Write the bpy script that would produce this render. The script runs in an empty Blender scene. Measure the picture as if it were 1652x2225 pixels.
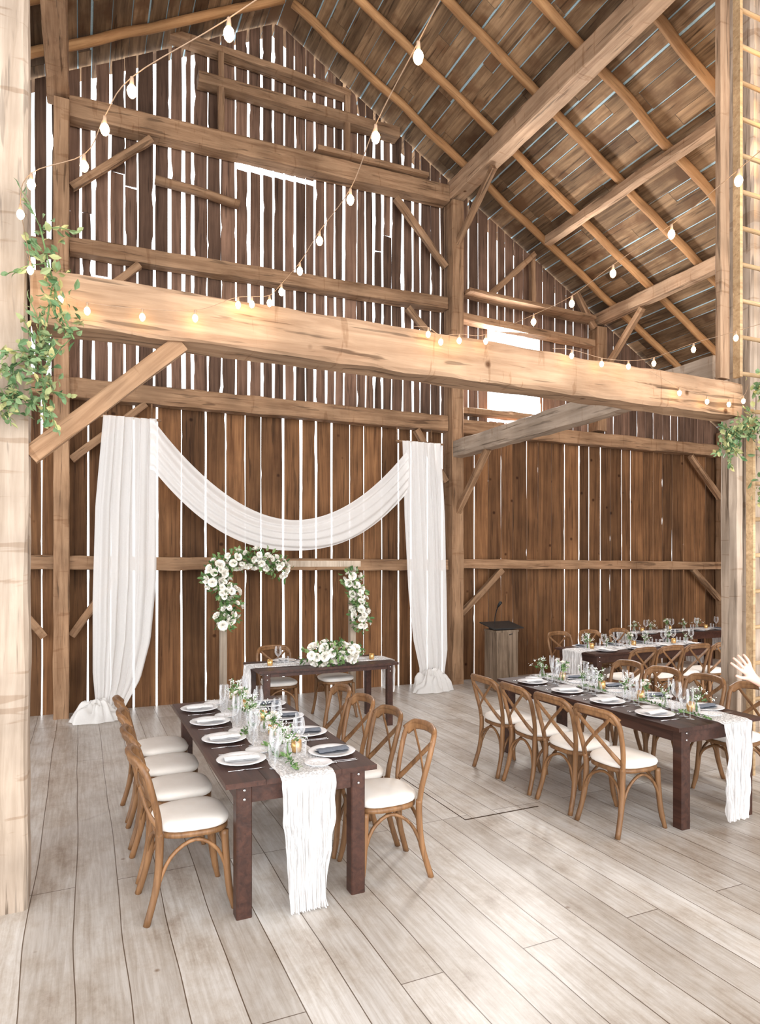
import bpy, math, random
from mathutils import Vector, Matrix, noise
R = random.Random(7)
scene = bpy.context.scene
COL = scene.collection
pi = math.pi

# ------------------------------------------------------------------ mesh helpers
class MB:
    def __init__(s): s.v=[]; s.f=[]; s.m=[]
    def add(s, vs, fs, m=0):
        o=len(s.v); s.v+= [tuple(p) for p in vs]
        for f in fs: s.f.append(tuple(i+o for i in f)); s.m.append(m)
    def box(s, a, b, m=0):
        x0,y0,z0=a; x1,y1,z1=b
        s.add([(x0,y0,z0),(x1,y0,z0),(x1,y1,z0),(x0,y1,z0),(x0,y0,z1),(x1,y0,z1),(x1,y1,z1),(x0,y1,z1)],
              [(3,2,1,0),(4,5,6,7),(0,1,5,4),(1,2,6,5),(2,3,7,6),(3,0,4,7)],m)
    def tube(s, pts, ra, rb=None, up=None, segs=8, m=0, cap=True):
        pts=[Vector(p) for p in pts]; n=len(pts)
        if not hasattr(ra,'__len__'): ra=[ra]*n
        if rb is None: rb=ra
        if not hasattr(rb,'__len__'): rb=[rb]*n
        N=None; vs=[]; fs=[]
        for i in range(n):
            T=(pts[min(i+1,n-1)]-pts[max(i-1,0)]).normalized()
            if up is not None:
                U=Vector(up); S=T.cross(U)
                if S.length<1e-4: S=T.cross(Vector((1,0,0.01)))
                S.normalize(); N=S.cross(T).normalized()
            else:
                if N is None:
                    a=Vector((0,0,1)) if abs(T.z)<.9 else Vector((0,1,0))
                    N=(a-T*a.dot(T)).normalized()
                else: N=(N-T*N.dot(T)).normalized()
                S=T.cross(N)
            for k in range(segs):
                a=2*pi*k/segs
                vs.append(pts[i]+S*(math.cos(a)*ra[i])+N*(math.sin(a)*rb[i]))
        for i in range(n-1):
            for k in range(segs):
                k2=(k+1)%segs
                fs.append((i*segs+k,i*segs+k2,(i+1)*segs+k2,(i+1)*segs+k))
        if cap:
            fs.append(tuple(reversed(range(segs)))); fs.append(tuple((n-1)*segs+k for k in range(segs)))
        s.add(vs,fs,m)
    def lathe(s, prof, segs=20, c=(0,0,0), m=0):
        vs=[];fs=[]
        for r,z in prof:
            for k in range(segs):
                a=2*pi*k/segs; vs.append((c[0]+r*math.cos(a),c[1]+r*math.sin(a),c[2]+z))
        for i in range(len(prof)-1):
            for k in range(segs):
                k2=(k+1)%segs
                fs.append((i*segs+k,i*segs+k2,(i+1)*segs+k2,(i+1)*segs+k))
        s.add(vs,fs,m)
    def grid(s, fn, nu, nv, m=0):
        vs=[fn(i/nu,j/nv) for j in range(nv+1) for i in range(nu+1)]
        fs=[(j*(nu+1)+i,j*(nu+1)+i+1,(j+1)*(nu+1)+i+1,(j+1)*(nu+1)+i) for j in range(nv) for i in range(nu)]
        s.add(vs,fs,m)
    def mesh(s, name, mats, smooth=True):
        me=bpy.data.meshes.new(name); me.from_pydata(s.v,[],s.f)
        for mt in mats: me.materials.append(mt)
        for p,mi in zip(me.polygons,s.m):
            p.material_index=mi; p.use_smooth=smooth
        me.update(); return me

def spl(P, n=6):
    P=[Vector(p) for p in P]; out=[]
    for i in range(len(P)-1):
        p0=P[max(i-1,0)];p1=P[i];p2=P[i+1];p3=P[min(i+2,len(P)-1)]
        for k in range(n):
            t=k/n
            out.append(.5*((2*p1)+(p2-p0)*t+(2*p0-5*p1+4*p2-p3)*t*t+(3*p1-p0-3*p2+p3)*t**3))
    out.append(P[-1]); return out
def lerp(a,b,t): return a+(b-a)*t
def interp(tab,x):
    for (a,b),(c,d) in zip(tab,tab[1:]):
        if x<=c: return lerp(b,d,max(0,min(1,(x-a)/(c-a))))
    return tab[-1][1]

def obj(name, me, parent=None, loc=None, rot=None, label=None, cat=None, group=None, kind=None, scale=None, mat4=None):
    o=bpy.data.objects.new(name, me); COL.objects.link(o)
    if parent: o.parent=parent
    if loc is not None: o.location=loc
    if rot is not None: o.rotation_euler=rot
    if scale is not None: o.scale=scale
    if mat4 is not None: o.matrix_world=mat4
    if label: o["label"]=label
    if cat: o["category"]=cat
    if group: o["group"]=group
    if kind: o["kind"]=kind
    return o

# ------------------------------------------------------------------ materials
def mat_new(name):
    m=bpy.data.materials.new(name); m.use_nodes=True
    nt=m.node_tree; b=nt.nodes['Principled BSDF']; return m,nt,b
def N(nt,t,**k):
    n=nt.nodes.new(t)
    for a,b in k.items():
        if a in ('operation','blend_type','data_type','feature','noise_dimensions'): setattr(n,a,b)
        else: n.inputs[a].default_value=b
    return n
def ramp(nt,stops):
    r=nt.nodes.new('ShaderNodeValToRGB'); e=r.color_ramp.elements
    while len(e)<len(stops): e.new(.5)
    for q,(p,c) in zip(e,stops): q.position=p; q.color=(*c,1)
    return r
def wood(name, dark, light, scale=(.8,14,14), rough=.75, bump=.25, var=.25, island=False, crack=.5, spec=.2, blotch=None, knots=False, axe=0, coord='Object'):
    m,nt,b=mat_new(name); L=nt.links
    tc=N(nt,'ShaderNodeTexCoord')
    add=N(nt,'ShaderNodeVectorMath',operation='ADD')
    rnd=(N(nt,'ShaderNodeNewGeometry').outputs['Random Per Island'] if island else N(nt,'ShaderNodeObjectInfo').outputs['Random'])
    mul=N(nt,'ShaderNodeMath',operation='MULTIPLY'); mul.inputs[1].default_value=37.
    L.new(rnd,mul.inputs[0]); L.new(tc.outputs[coord],add.inputs[0]); L.new(mul.outputs[0],add.inputs[1])
    mp=N(nt,'ShaderNodeMapping',Scale=scale); L.new(add.outputs[0],mp.inputs[0])
    n1=N(nt,'ShaderNodeTexNoise',Scale=1.6,Detail=6,Roughness=.65,Distortion=.6); L.new(mp.outputs[0],n1.inputs['Vector'])
    r1=ramp(nt,[(.3,dark),(.68,light)]); L.new(n1.outputs[0],r1.inputs[0])
    out=r1.outputs[0]
    n2=N(nt,'ShaderNodeTexNoise',Scale=1.7,Detail=4); L.new(add.outputs[0],n2.inputs['Vector'])
    r2=ramp(nt,[(.35,(.68,.68,.68)),(.65,(1.12,1.12,1.12))]); L.new(n2.outputs[0],r2.inputs[0])
    mx=N(nt,'ShaderNodeMix',data_type='RGBA',blend_type='MULTIPLY'); mx.inputs[0].default_value=.8
    L.new(out,mx.inputs[6]); L.new(r2.outputs[0],mx.inputs[7]); out=mx.outputs[2]
    if blotch:
        n4=N(nt,'ShaderNodeTexNoise',Scale=2.3,Detail=5); L.new(add.outputs[0],n4.inputs['Vector'])
        r4=ramp(nt,[(.5,(0,0,0)),(.66,(1,1,1))]); L.new(n4.outputs[0],r4.inputs[0])
        m4=N(nt,'ShaderNodeMix',data_type='RGBA'); L.new(r4.outputs[0],m4.inputs[0]); L.new(out,m4.inputs[6]); m4.inputs[7].default_value=(*blotch,1); out=m4.outputs[2]
    mp3=N(nt,'ShaderNodeMapping',Scale=tuple(q*2.2 for q in scale)); L.new(add.outputs[0],mp3.inputs[0])
    n3=N(nt,'ShaderNodeTexNoise',Scale=1.1,Detail=3,Distortion=.3); L.new(mp3.outputs[0],n3.inputs['Vector'])
    r3=ramp(nt,[(.33,(1-crack,)*3),(.38,(1,1,1))]); L.new(n3.outputs[0],r3.inputs[0])
    mc=N(nt,'ShaderNodeMix',data_type='RGBA',blend_type='MULTIPLY'); mc.inputs[0].default_value=1
    L.new(out,mc.inputs[6]); L.new(r3.outputs[0],mc.inputs[7]); out=mc.outputs[2]
    if axe:
        for sc,th,dk in (((6,.9,.9),.36,.80),((.3,7,7),.345,.42)):
            mpa=N(nt,'ShaderNodeMapping',Scale=sc); L.new(add.outputs[0],mpa.inputs[0])
            na=N(nt,'ShaderNodeTexNoise',Scale=2.2,Detail=4,Distortion=.6); L.new(mpa.outputs[0],na.inputs['Vector'])
            ra=ramp(nt,[(th-.02,(dk,dk*.93,dk*.87)),(th+.02,(1,1,1))]); L.new(na.outputs[0],ra.inputs[0])
            ma=N(nt,'ShaderNodeMix',data_type='RGBA',blend_type='MULTIPLY'); ma.inputs[0].default_value=axe
            L.new(out,ma.inputs[6]); L.new(ra.outputs[0],ma.inputs[7]); out=ma.outputs[2]
    if knots:
        v=N(nt,'ShaderNodeTexVoronoi',Scale=2.6); L.new(add.outputs[0],v.inputs['Vector'])
        rk=ramp(nt,[(.04,(.3,.22,.16)),(.09,(1,1,1))]); L.new(v.outputs['Distance'],rk.inputs[0])
        mk=N(nt,'ShaderNodeMix',data_type='RGBA',blend_type='MULTIPLY'); mk.inputs[0].default_value=1
        L.new(out,mk.inputs[6]); L.new(rk.outputs[0],mk.inputs[7]); out=mk.outputs[2]
    mr=N(nt,'ShaderNodeMapRange'); mr.inputs[3].default_value=1-var; mr.inputs[4].default_value=1+var
    L.new(rnd,mr.inputs[0])
    hs=N(nt,'ShaderNodeHueSaturation'); L.new(mr.outputs[0],hs.inputs['Value']); L.new(out,hs.inputs['Color'])
    L.new(hs.outputs[0],b.inputs['Base Color'])
    b.inputs['Roughness'].default_value=rough; b.inputs['Specular IOR Level'].default_value=spec
    bp=N(nt,'ShaderNodeBump',Strength=bump,Distance=.02); L.new(n3.outputs[0],bp.inputs['Height']); L.new(bp.outputs[0],b.inputs['Normal'])
    return m
def plain(name,c,rough=.6,spec=.3,metal=0,bump=0,bscale=40,c2=None):
    m,nt,b=mat_new(name); L=nt.links
    tc=N(nt,'ShaderNodeTexCoord'); n=N(nt,'ShaderNodeTexNoise',Scale=bscale,Detail=4); L.new(tc.outputs['Object'],n.inputs['Vector'])
    c2=c2 or tuple(min(1,q*.86) for q in c)
    r=ramp(nt,[(.35,c2),(.65,c)]); L.new(n.outputs[0],r.inputs[0]); L.new(r.outputs[0],b.inputs['Base Color'])
    b.inputs['Roughness'].default_value=rough; b.inputs['Specular IOR Level'].default_value=spec; b.inputs['Metallic'].default_value=metal
    if bump:
        bp=N(nt,'ShaderNodeBump',Strength=bump,Distance=.01); L.new(n.outputs[0],bp.inputs['Height']); L.new(bp.outputs[0],b.inputs['Normal'])
    return m
def leafmat(name,a,b2,c3):
    m,nt,b=mat_new(name); L=nt.links
    g=N(nt,'ShaderNodeNewGeometry'); r=ramp(nt,[(0,a),(.6,b2),(1,c3)]); L.new(g.outputs['Random Per Island'],r.inputs[0])
    L.new(r.outputs[0],b.inputs['Base Color']); b.inputs['Roughness'].default_value=.55
    b.inputs['Specular IOR Level'].default_value=.3
    return m
def cloth(name,c,transp=.15,transl=.45,weave=180,streak=None):
    m,nt,b=mat_new(name); L=nt.links
    out=nt.nodes['Material Output']
    tc=N(nt,'ShaderNodeTexCoord'); n=N(nt,'ShaderNodeTexNoise',Scale=weave,Detail=2); L.new(tc.outputs['Object'],n.inputs['Vector'])
    r=ramp(nt,[(.3,tuple(q*.97 for q in c)),(.7,c)]); L.new(n.outputs[0],r.inputs[0])
    df=N(nt,'ShaderNodeBsdfDiffuse'); L.new(r.outputs[0],df.inputs[0])
    nt.nodes.remove(b)
    tl=N(nt,'ShaderNodeBsdfTranslucent'); L.new(r.outputs[0],tl.inputs[0])
    tp=N(nt,'ShaderNodeBsdfTransparent')
    m1=N(nt,'ShaderNodeMixShader'); m1.inputs[0].default_value=transl; L.new(df.outputs[0],m1.inputs[1]); L.new(tl.outputs[0],m1.inputs[2])
    m2=N(nt,'ShaderNodeMixShader'); m2.inputs[0].default_value=transp; L.new(m1.outputs[0],m2.inputs[1]); L.new(tp.outputs[0],m2.inputs[2])
    if streak:
        mp=N(nt,'ShaderNodeMapping',Scale=streak); L.new(tc.outputs['Object'],mp.inputs[0])
        ns=N(nt,'ShaderNodeTexNoise',Scale=1,Detail=3,Roughness=.6); L.new(mp.outputs[0],ns.inputs['Vector'])
        rs=ramp(nt,[(.42,(.45,.45,.45)),(.58,(.03,.03,.03))]); L.new(ns.outputs[0],rs.inputs[0]); L.new(rs.outputs[0],m2.inputs[0])
    L.new(m2.outputs[0],out.inputs[0]); return m
def thin_glass(name):
    m,nt,b=mat_new(name); L=nt.links; out=nt.nodes['Material Output']; nt.nodes.remove(b)
    tp=N(nt,'ShaderNodeBsdfTransparent'); tp.inputs[0].default_value=(.985,.99,1,1)
    gl=N(nt,'ShaderNodeBsdfGlossy'); gl.inputs['Roughness'].default_value=.12; gl.inputs[0].default_value=(1,1,1,1)
    df=N(nt,'ShaderNodeBsdfDiffuse'); df.inputs[0].default_value=(.95,.97,1,1)
    ms=N(nt,'ShaderNodeMixShader'); ms.inputs[0].default_value=.55; L.new(gl.outputs[0],ms.inputs[1]); L.new(df.outputs[0],ms.inputs[2])
    lw=N(nt,'ShaderNodeLayerWeight'); lw.inputs[0].default_value=.45
    mp=N(nt,'ShaderNodeMath',operation='MULTIPLY'); mp.inputs[1].default_value=.9; L.new(lw.outputs['Facing'],mp.inputs[0])
    mx=N(nt,'ShaderNodeMixShader'); L.new(mp.outputs[0],mx.inputs[0]); L.new(tp.outputs[0],mx.inputs[1]); L.new(ms.outputs[0],mx.inputs[2])
    L.new(mx.outputs[0],out.inputs[0]); return m
def emis(name,c,s):
    m,nt,b=mat_new(name); out=nt.nodes['Material Output']; nt.nodes.remove(b)
    e=N(nt,'ShaderNodeEmission',Strength=s); e.inputs[0].default_value=(*c,1); nt.links.new(e.outputs[0],out.inputs[0]); return m

M_beam = wood('hewn_beam_wood',(.19,.10,.052),(.39,.24,.14),scale=(.7,10,10),crack=.45,var=.12,axe=.9)
M_pale = wood('pale_hewn_wood',(.33,.25,.185),(.52,.42,.335),scale=(.6,9,9),crack=.35,var=.05,axe=1)
M_tie  = wood('tie_beam_wood',(.29,.17,.10),(.50,.335,.215),scale=(.6,9,9),crack=.5,var=.05,axe=1,knots=True)
M_raft = wood('rafter_pole_wood',(.27,.125,.05),(.48,.265,.12),scale=(.7,14,14),crack=.3,var=.18)
M_bLow = wood('barn_board_lower',(.072,.031,.013),(.215,.105,.046),scale=(11,11,.5),island=True,var=.42,crack=.45,knots=True,rough=.8)
M_bUp  = wood('barn_board_upper',(.075,.041,.027),(.21,.122,.082),scale=(11,11,.5),island=True,var=.40,crack=.5,rough=.85)
M_roof = wood('roof_board',(.095,.052,.027),(.32,.20,.11),scale=(9,.6,9),island=True,var=.4,crack=.5,rough=.8,blotch=(.12,.062,.03))
M_metal= plain('roof_metal',(.36,.50,.56),rough=.5)
M_table= wood('dark_walnut_table',(.030,.011,.007),(.082,.032,.020),scale=(14,.8,14),rough=.42,spec=.4,var=.1,crack=.3,bump=.08)
M_chair= wood('honey_bentwood',(.145,.066,.026),(.30,.155,.068),scale=(16,16,1.5),rough=.42,spec=.4,var=.12,crack=.2,bump=.08)
M_cush = plain('ivory_cushion_fabric',(.90,.86,.81),rough=.95,bscale=8,c2=(.86,.81,.75))
M_chif = cloth('white_chiffon',(1.0,.99,.975),.13,.42,60)
M_gauze= cloth('white_gauze',(.97,.96,.96),.08,.22,260,streak=(75,75,3))
M_plate= plain('white_porcelain',(.90,.90,.92),rough=.18,spec=.6,bscale=3,c2=(.86,.86,.89))
M_nap  = plain('white_linen',(.88,.88,.89),rough=.9,bump=.15,bscale=90)
M_ngrey= plain('grey_linen',(.17,.19,.23),rough=.9,bump=.15,bscale=90)
M_steel= plain('polished_steel',(.8,.8,.82),rough=.2,metal=1)
M_glass= thin_glass('clear_glass')
M_gold = plain('gold_glass',(.80,.50,.20),rough=.25,metal=.6)
M_wax  = plain('ivory_wax',(.95,.88,.75),rough=.5)
M_rose = leafmat('ivory_petals',(.92,.88,.78),(.95,.92,.86),(.98,.96,.93))
M_gyp  = leafmat('baby_breath_petals',(.84,.89,.80),(.94,.95,.91),(.98,.98,.97))
M_leaf = leafmat('green_leaves',(.05,.12,.035),(.12,.22,.07),(.26,.36,.15))
M_eu   = leafmat('eucalyptus_leaves',(.07,.15,.06),(.19,.27,.13),(.45,.40,.17))
M_stem = plain('green_stem',(.16,.26,.10),rough=.6)
M_cable= plain('tan_cable',(.40,.27,.18),rough=.6)
M_black= plain('black_metal',(.02,.02,.02),rough=.4)
M_bulb = emis('warm_bulb_glow',(1,.68,.33),30)
M_lad  = wood('ladder_wood',(.36,.23,.12),(.58,.41,.24),scale=(.8,14,14),crack=.2,var=.1)
M_podium=wood('weathered_board',(.12,.08,.05),(.34,.25,.18),scale=(12,12,.7),crack=.5)
M_arch = wood('whitewashed_wood',(.36,.28,.21),(.55,.46,.37),scale=(12,12,.7),crack=.2)
M_skin = plain('skin',(.80,.52,.42),rough=.5,bscale=12,c2=(.75,.46,.37))
M_lace = plain('white_lace_fabric',(.88,.84,.83),rough=.9,bump=.3,bscale=120)
M_trous= plain('beige_trousers_fabric',(.50,.42,.34),rough=.9)
M_hair = plain('brown_hair',(.14,.07,.03),rough=.5,bscale=60)
M_seam = plain('dark_floor_seam',(.06,.035,.02),rough=.9)

def floor_mat():
    m,nt,b=mat_new('pale_plank_floor'); L=nt.links
    tc=N(nt,'ShaderNodeTexCoord'); sep=N(nt,'ShaderNodeSeparateXYZ'); L.new(tc.outputs['Object'],sep.inputs[0])
    cb=N(nt,'ShaderNodeCombineXYZ'); L.new(sep.outputs[1],cb.inputs[0]); L.new(sep.outputs[0],cb.inputs[1])
    nw=N(nt,'ShaderNodeTexNoise',Scale=.8,Detail=1); L.new(tc.outputs['Object'],nw.inputs['Vector'])
    wv=N(nt,'ShaderNodeVectorMath',operation='SCALE'); wv.inputs['Scale'].default_value=.05; L.new(nw.outputs['Color'],wv.inputs[0])
    ad=N(nt,'ShaderNodeVectorMath',operation='ADD'); L.new(cb.outputs[0],ad.inputs[0]); L.new(wv.outputs[0],ad.inputs[1])
    br=N(nt,'ShaderNodeTexBrick'); br.offset=.37; br.offset_frequency=3
    for k,v in (('Color1',(.50,.465,.425,1)),('Color2',(.665,.64,.605,1)),('Mortar',(.13,.09,.06,1)),('Scale',1),('Mortar Size',.0030),('Mortar Smooth',.3),('Brick Width',4.3),('Row Height',.225),('Bias',0.0)): br.inputs[k].default_value=v
    L.new(ad.outputs[0],br.inputs['Vector'])
    mp=N(nt,'ShaderNodeMapping',Scale=(19,1.0,1)); L.new(tc.outputs['Object'],mp.inputs[0])
    n1=N(nt,'ShaderNodeTexNoise',Scale=2,Detail=8,Roughness=.7,Distortion=.5); L.new(mp.outputs[0],n1.inputs['Vector'])
    r1=ramp(nt,[(.30,(.70,.64,.58)),(.60,(1.06,1.06,1.06))]); L.new(n1.outputs[0],r1.inputs[0])
    mx=N(nt,'ShaderNodeMix',data_type='RGBA',blend_type='MULTIPLY'); mx.inputs[0].default_value=.9; L.new(br.outputs[0],mx.inputs[6]); L.new(r1.outputs[0],mx.inputs[7])
    mp2=N(nt,'ShaderNodeMapping',Scale=(2.0,1.2,1)); L.new(tc.outputs['Object'],mp2.inputs[0])
    n2=N(nt,'ShaderNodeTexNoise',Scale=1.5,Detail=10,Roughness=.76); L.new(mp2.outputs[0],n2.inputs['Vector'])
    r2=ramp(nt,[(.34,(.62,.53,.46)),(.44,(.88,.84,.80)),(.56,(1.06,1.07,1.09))]); L.new(n2.outputs[0],r2.inputs[0])
    m2=N(nt,'ShaderNodeMix',data_type='RGBA',blend_type='MULTIPLY'); m2.inputs[0].default_value=.85; L.new(mx.outputs[2],m2.inputs[6]); L.new(r2.outputs[0],m2.inputs[7])
    v=N(nt,'ShaderNodeTexVoronoi',Scale=3.4); L.new(tc.outputs['Object'],v.inputs['Vector'])
    rk=ramp(nt,[(.02,(.40,.28,.19)),(.06,(1,1,1))]); L.new(v.outputs['Distance'],rk.inputs[0])
    m3=N(nt,'ShaderNodeMix',data_type='RGBA',blend_type='MULTIPLY'); m3.inputs[0].default_value=.8; L.new(m2.outputs[2],m3.inputs[6]); L.new(rk.outputs[0],m3.inputs[7])
    L.new(m3.outputs[2],b.inputs['Base Color']); b.inputs['Roughness'].default_value=.36; b.inputs['Specular IOR Level'].default_value=.5
    bp=N(nt,'ShaderNodeBump',Strength=.2,Distance=.01); L.new(br.outputs['Fac'],bp.inputs['Height']); bp.invert=True; L.new(bp.outputs[0],b.inputs['Normal'])
    return m
M_floor=floor_mat()

# ------------------------------------------------------------------ shell
XL,XR,YB=-6.5,11.9,9.3
PX,PZ,S=2.6,9.73,.56
def roofz(x): return PZ-S*abs(x-PX)
mb=MB(); mb.box((XL,-3.5,-.12),(XR,YB+.05,0)); mb.box((2.6,4.2,0),(3.27,4.212,.002),1); mb.box((2.6,4.2,0),(2.606,5.3,.002),1)
obj('floor',mb.mesh('floor',[M_floor,M_seam],False),kind='structure',label='pale worn wide-plank wooden barn floor')

def board(mb,x0,x1,z0,z1a,z1b,jag,m,y=YB,seed=0,ax='x'):
    h=max(z1a,z1b)-z0
    if h<.05 or x1-x0<.02: return
    n=max(2,int(h/.09)); vs=[]; fs=[]
    sh=R.uniform(-.006,.006)
    for i in range(n+1):
        t=i/n; zl=z0+(z1a-z0)*t; zr=z0+(z1b-z0)*t
        a=noise.noise(Vector((x0*7,zl*.7,seed)))*jag; b=noise.noise(Vector((x1*7+50,zr*.7,seed)))*jag
        a2=max(0,noise.noise(Vector((x0*3,zl*4.5,seed+9)))-.34)*jag*3.4
        b2=max(0,noise.noise(Vector((x1*3+20,zr*4.5,seed+3)))-.36)*jag*3.0
        xa=x0+a+a2+sh*t; xb=x1+b-b2+sh*t
        for off in (0,.025):
            for (xx,zz) in ((xa,zl),(xb,zr)):
                vs.append((xx,y+off,zz) if ax=='x' else (y+off,xx,zz))
    for i in range(n):
        o=i*4;p=o+4
        fs+=[(o,o+1,p+1,p),(o+3,o+2,p+2,p+3),(o+2,o,p,p+2),(o+1,o+3,p+3,p+1)]
    fs+=[(0,2,3,1),(n*4,n*4+1,n*4+3,n*4+2)]
    mb.add(vs,fs,m)
ZS=4.1
WX0,WX1,WZ0,WZ1=6.23,7.28,4.28,5.84
mb=MB()
x=XL
while x<XR-.05:
    w=R.uniform(.21,.34); x1=min(XR,x+w); g=R.choice([.010,.018,.026,.034,.042])
    board(mb,x+g/2,x1-g/2,.0,ZS,ZS,.008,0,seed=1)
    x=x1
x=XL
while x<XR-.05:
    mid0=x+.1
    w=R.uniform(.13,.215) if mid0<5.4 else R.uniform(.16,.26); x1=min(XR,x+w)
    mid=(x+x1)/2
    g=R.choice([.012,.022,.032,.042,.052]) if mid<5.4 else R.choice([.006,.016,.026,.034])
    if mid<1.8: g*=1.3
    a,b=x+g/2,x1-g/2
    jag=.020 if mid<5.4 else .009
    ra,rb=roofz(a)-.03,roofz(b)-.03
    if 2.0<mid<3.1:
        zt=7.45+.03*(mid-2)
        board(mb,a+.006,b,ZS,zt,zt-.01,jag*.6,1,seed=2); board(mb,a,b,7.56,ra,rb,.015,1,seed=2)
    elif b>WX0 and a<WX1:
        for (p,q) in ((a,min(b,WX0)),(max(a,WX1),b)):
            if q-p>.02: board(mb,p,q,ZS,ra,rb,.004,1,seed=2)
        aa,bb=max(a,WX0),min(b,WX1)
        if bb-aa>.02:
            board(mb,aa,bb,ZS,WZ0,WZ0,.004,1,seed=2)
            board(mb,aa,bb,WZ1,roofz(aa)-.03,roofz(bb)-.03,jag,1,seed=2)
    elif R.random()<.4 and mid<5.3:
        zc=R.uniform(4.9,7.3)
        board(mb,a,b,ZS,zc,zc+R.uniform(-.02,.02),jag,1,seed=2); board(mb,a+R.uniform(-.012,.015),b-R.uniform(-.01,.012),zc+R.uniform(.003,.035),ra,rb,jag,1,seed=4)
    else: board(mb,a,b,ZS,ra,rb,jag,1,seed=2)
    x=x1
obj('wall_back',mb.mesh('wall_back',[M_bLow,M_bUp],False),kind='structure',label='gapped brown vertical barn board end wall')
mb=MB(); y=-3.5
while y<YB-.05:
    w=R.uniform(.2,.3); y1=min(YB,y+w); g=R.uniform(.005,.03)
    board(mb,y+g/2,y1-g/2,0,roofz(XR)-.02,roofz(XR)-.02,.01,0,y=XR,seed=8,ax='y'); y=y1
obj('wall_right',mb.mesh('wall_right',[M_bLow],False),kind='structure',label='brown vertical board side wall')
mb=MB()
for side in (-1,1):
    xe = XR+.3 if side>0 else XL-.3
    Ls=abs(xe-PX); u=0
    while u<Ls:
        w=R.uniform(.15,.24); u1=min(Ls,u+w)
        y=-2.5+R.uniform(-2,0)
        while y<YB+.3:
            y1=y+R.uniform(1.0,3.0)
            ya,yb=max(y,-2.5),min(y1-.006,YB+.3)
            if yb>ya+.02:
                a=u+R.choice([0,.003,.010,.016]);b=u1-R.choice([0,.003,.008,.014])
                xa,xb=PX+side*a,PX+side*b; za,zb=PZ-S*a,PZ-S*b
                t=.006
                vs=[(xa,ya,za),(xb,ya,zb),(xb,yb,zb),(xa,yb,za),(xa,ya,za+t),(xb,ya,zb+t),(xb,yb,zb+t),(xa,yb,za+t)]
                mb.add(vs,[(0,1,2,3),(7,6,5,4),(0,4,5,1),(1,5,6,2),(2,6,7,3),(3,7,4,0)],0)
            y=y1
        u=u1
    mb.add([(PX,-2.5,PZ+.009),(xe,-2.5,PZ-S*Ls+.009),(xe,YB+.3,PZ-S*Ls+.009),(PX,YB+.3,PZ+.009),
            (PX,-2.5,PZ+.06),(xe,-2.5,PZ-S*Ls+.06),(xe,YB+.3,PZ-S*Ls+.06),(PX,YB+.3,PZ+.06)],
           [(0,1,2,3),(7,6,5,4),(0,4,5,1),(1,5,6,2),(2,6,7,3)],1)
obj('ceiling',mb.mesh('ceiling',[M_roof,M_metal],False),kind='structure',label='pitched board roof with metal showing between planks')

# ------------------------------------------------------------------ timbers
def beam(p0,p1,w,h,mat=None,name='timber_beam',label='rough hewn brown timber beam',cat='beam',group=None,jit=.008,rnd=False,up=(0,0,1)):
    mat=mat or M_beam
    p0=Vector(p0);p1=Vector(p1); D=p1-p0; Ln=D.length; X=D.normalized(); U=Vector(up)
    if abs(X.dot(U))>.95: U=Vector((0,1,0))
    Y=U.cross(X).normalized(); Z=X.cross(Y)
    mb=MB(); n=max(3,int(Ln/.12)); sd=R.random()*100
    if rnd:
        pts=[(Ln*i/n,noise.noise(Vector((i*.22,sd,0)))*.025,noise.noise(Vector((i*.22,sd,7)))*.022) for i in range(n+1)]
        mb.tube(pts,[w/2*(1+.1*noise.noise(Vector((i*.7,sd,3)))) for i in range(n+1)],[h/2]*(n+1),segs=8)
    else:
        vs=[];fs=[]; prof=[(-1,-.86),(-.9,-1),(0,-1),(.9,-1),(1,-.86),(1,0),(1,.86),(.9,1),(0,1),(-.9,1),(-1,.86),(-1,0)]
        K=len(prof)
        for i in range(n+1):
            xx=Ln*i/n
            for k,(a,b) in enumerate(prof):
                q=Vector((xx*3.6,k*.9+sd,sd)); j=noise.noise(q)*jit*1.6; j2=noise.noise(q+Vector((0,31,0)))*jit*1.6
                vs.append((xx,a*w/2+j*(1 if a else 0),b*h/2+j2))
        for i in range(n):
            for k in range(K):
                k2=(k+1)%K; fs.append((i*K+k,i*K+k2,(i+1)*K+k2,(i+1)*K+k))
        fs.append(tuple(reversed(range(K)))); fs.append(tuple(n*K+k for k in range(K)))
        mb.add(vs,fs)
    M=Matrix((( X.x,Y.x,Z.x,p0.x),(X.y,Y.y,Z.y,p0.y),(X.z,Y.z,Z.z,p0.z),(0,0,0,1)))
    return obj(name,mb.mesh(name,[mat],rnd),mat4=M,label=label,cat=cat,group=group)
def post(x0,x1,y0,y1,z0,z1,mat=None,label='tall rough hewn timber post',jit=.006):
    return beam(((x0+x1)/2,(y0+y1)/2,z0),((x0+x1)/2,(y0+y1)/2,z1),x1-x0,y1-y0,mat,'timber_post',label,'post',jit=jit,up=(0,1,0))
post(-.62,-.262,4.1,4.38,0,7.6,M_pale,'thick pale whitewashed hewn post with cracks and greenery')
post(5.40,5.47,4.1,4.19,0,3.22,M_pale,'slim pale square post under the end of the cross beam',jit=.003)
post(5.20,5.315,4.11,4.17,3.56,7.6,M_tie,'tan square post rising above the cross beam beside ladder',jit=.003)
post(5.74,6.12,4.2,4.55,0,7.6,M_pale,'thick pale hewn post behind the ladder')
beam((-.25,4.22,3.385),(5.47,4.22,3.385),.24,.30,M_tie,label='long pale cross beam strung with warm bulbs',jit=.011)
beam((-.255,4.17,2.50),(.56,4.17,3.24),.07,.10,M_beam,'diagonal_brace','brown diagonal brace between pale post and cross beam','brace',jit=.003)
WL='brown timber post standing against the gapped board wall'
post(-.30,-.12,8.97,9.26,0,7.6,M_beam,WL)
post(5.32,5.53,8.97,9.26,0,7.62,M_beam,WL)
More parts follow.
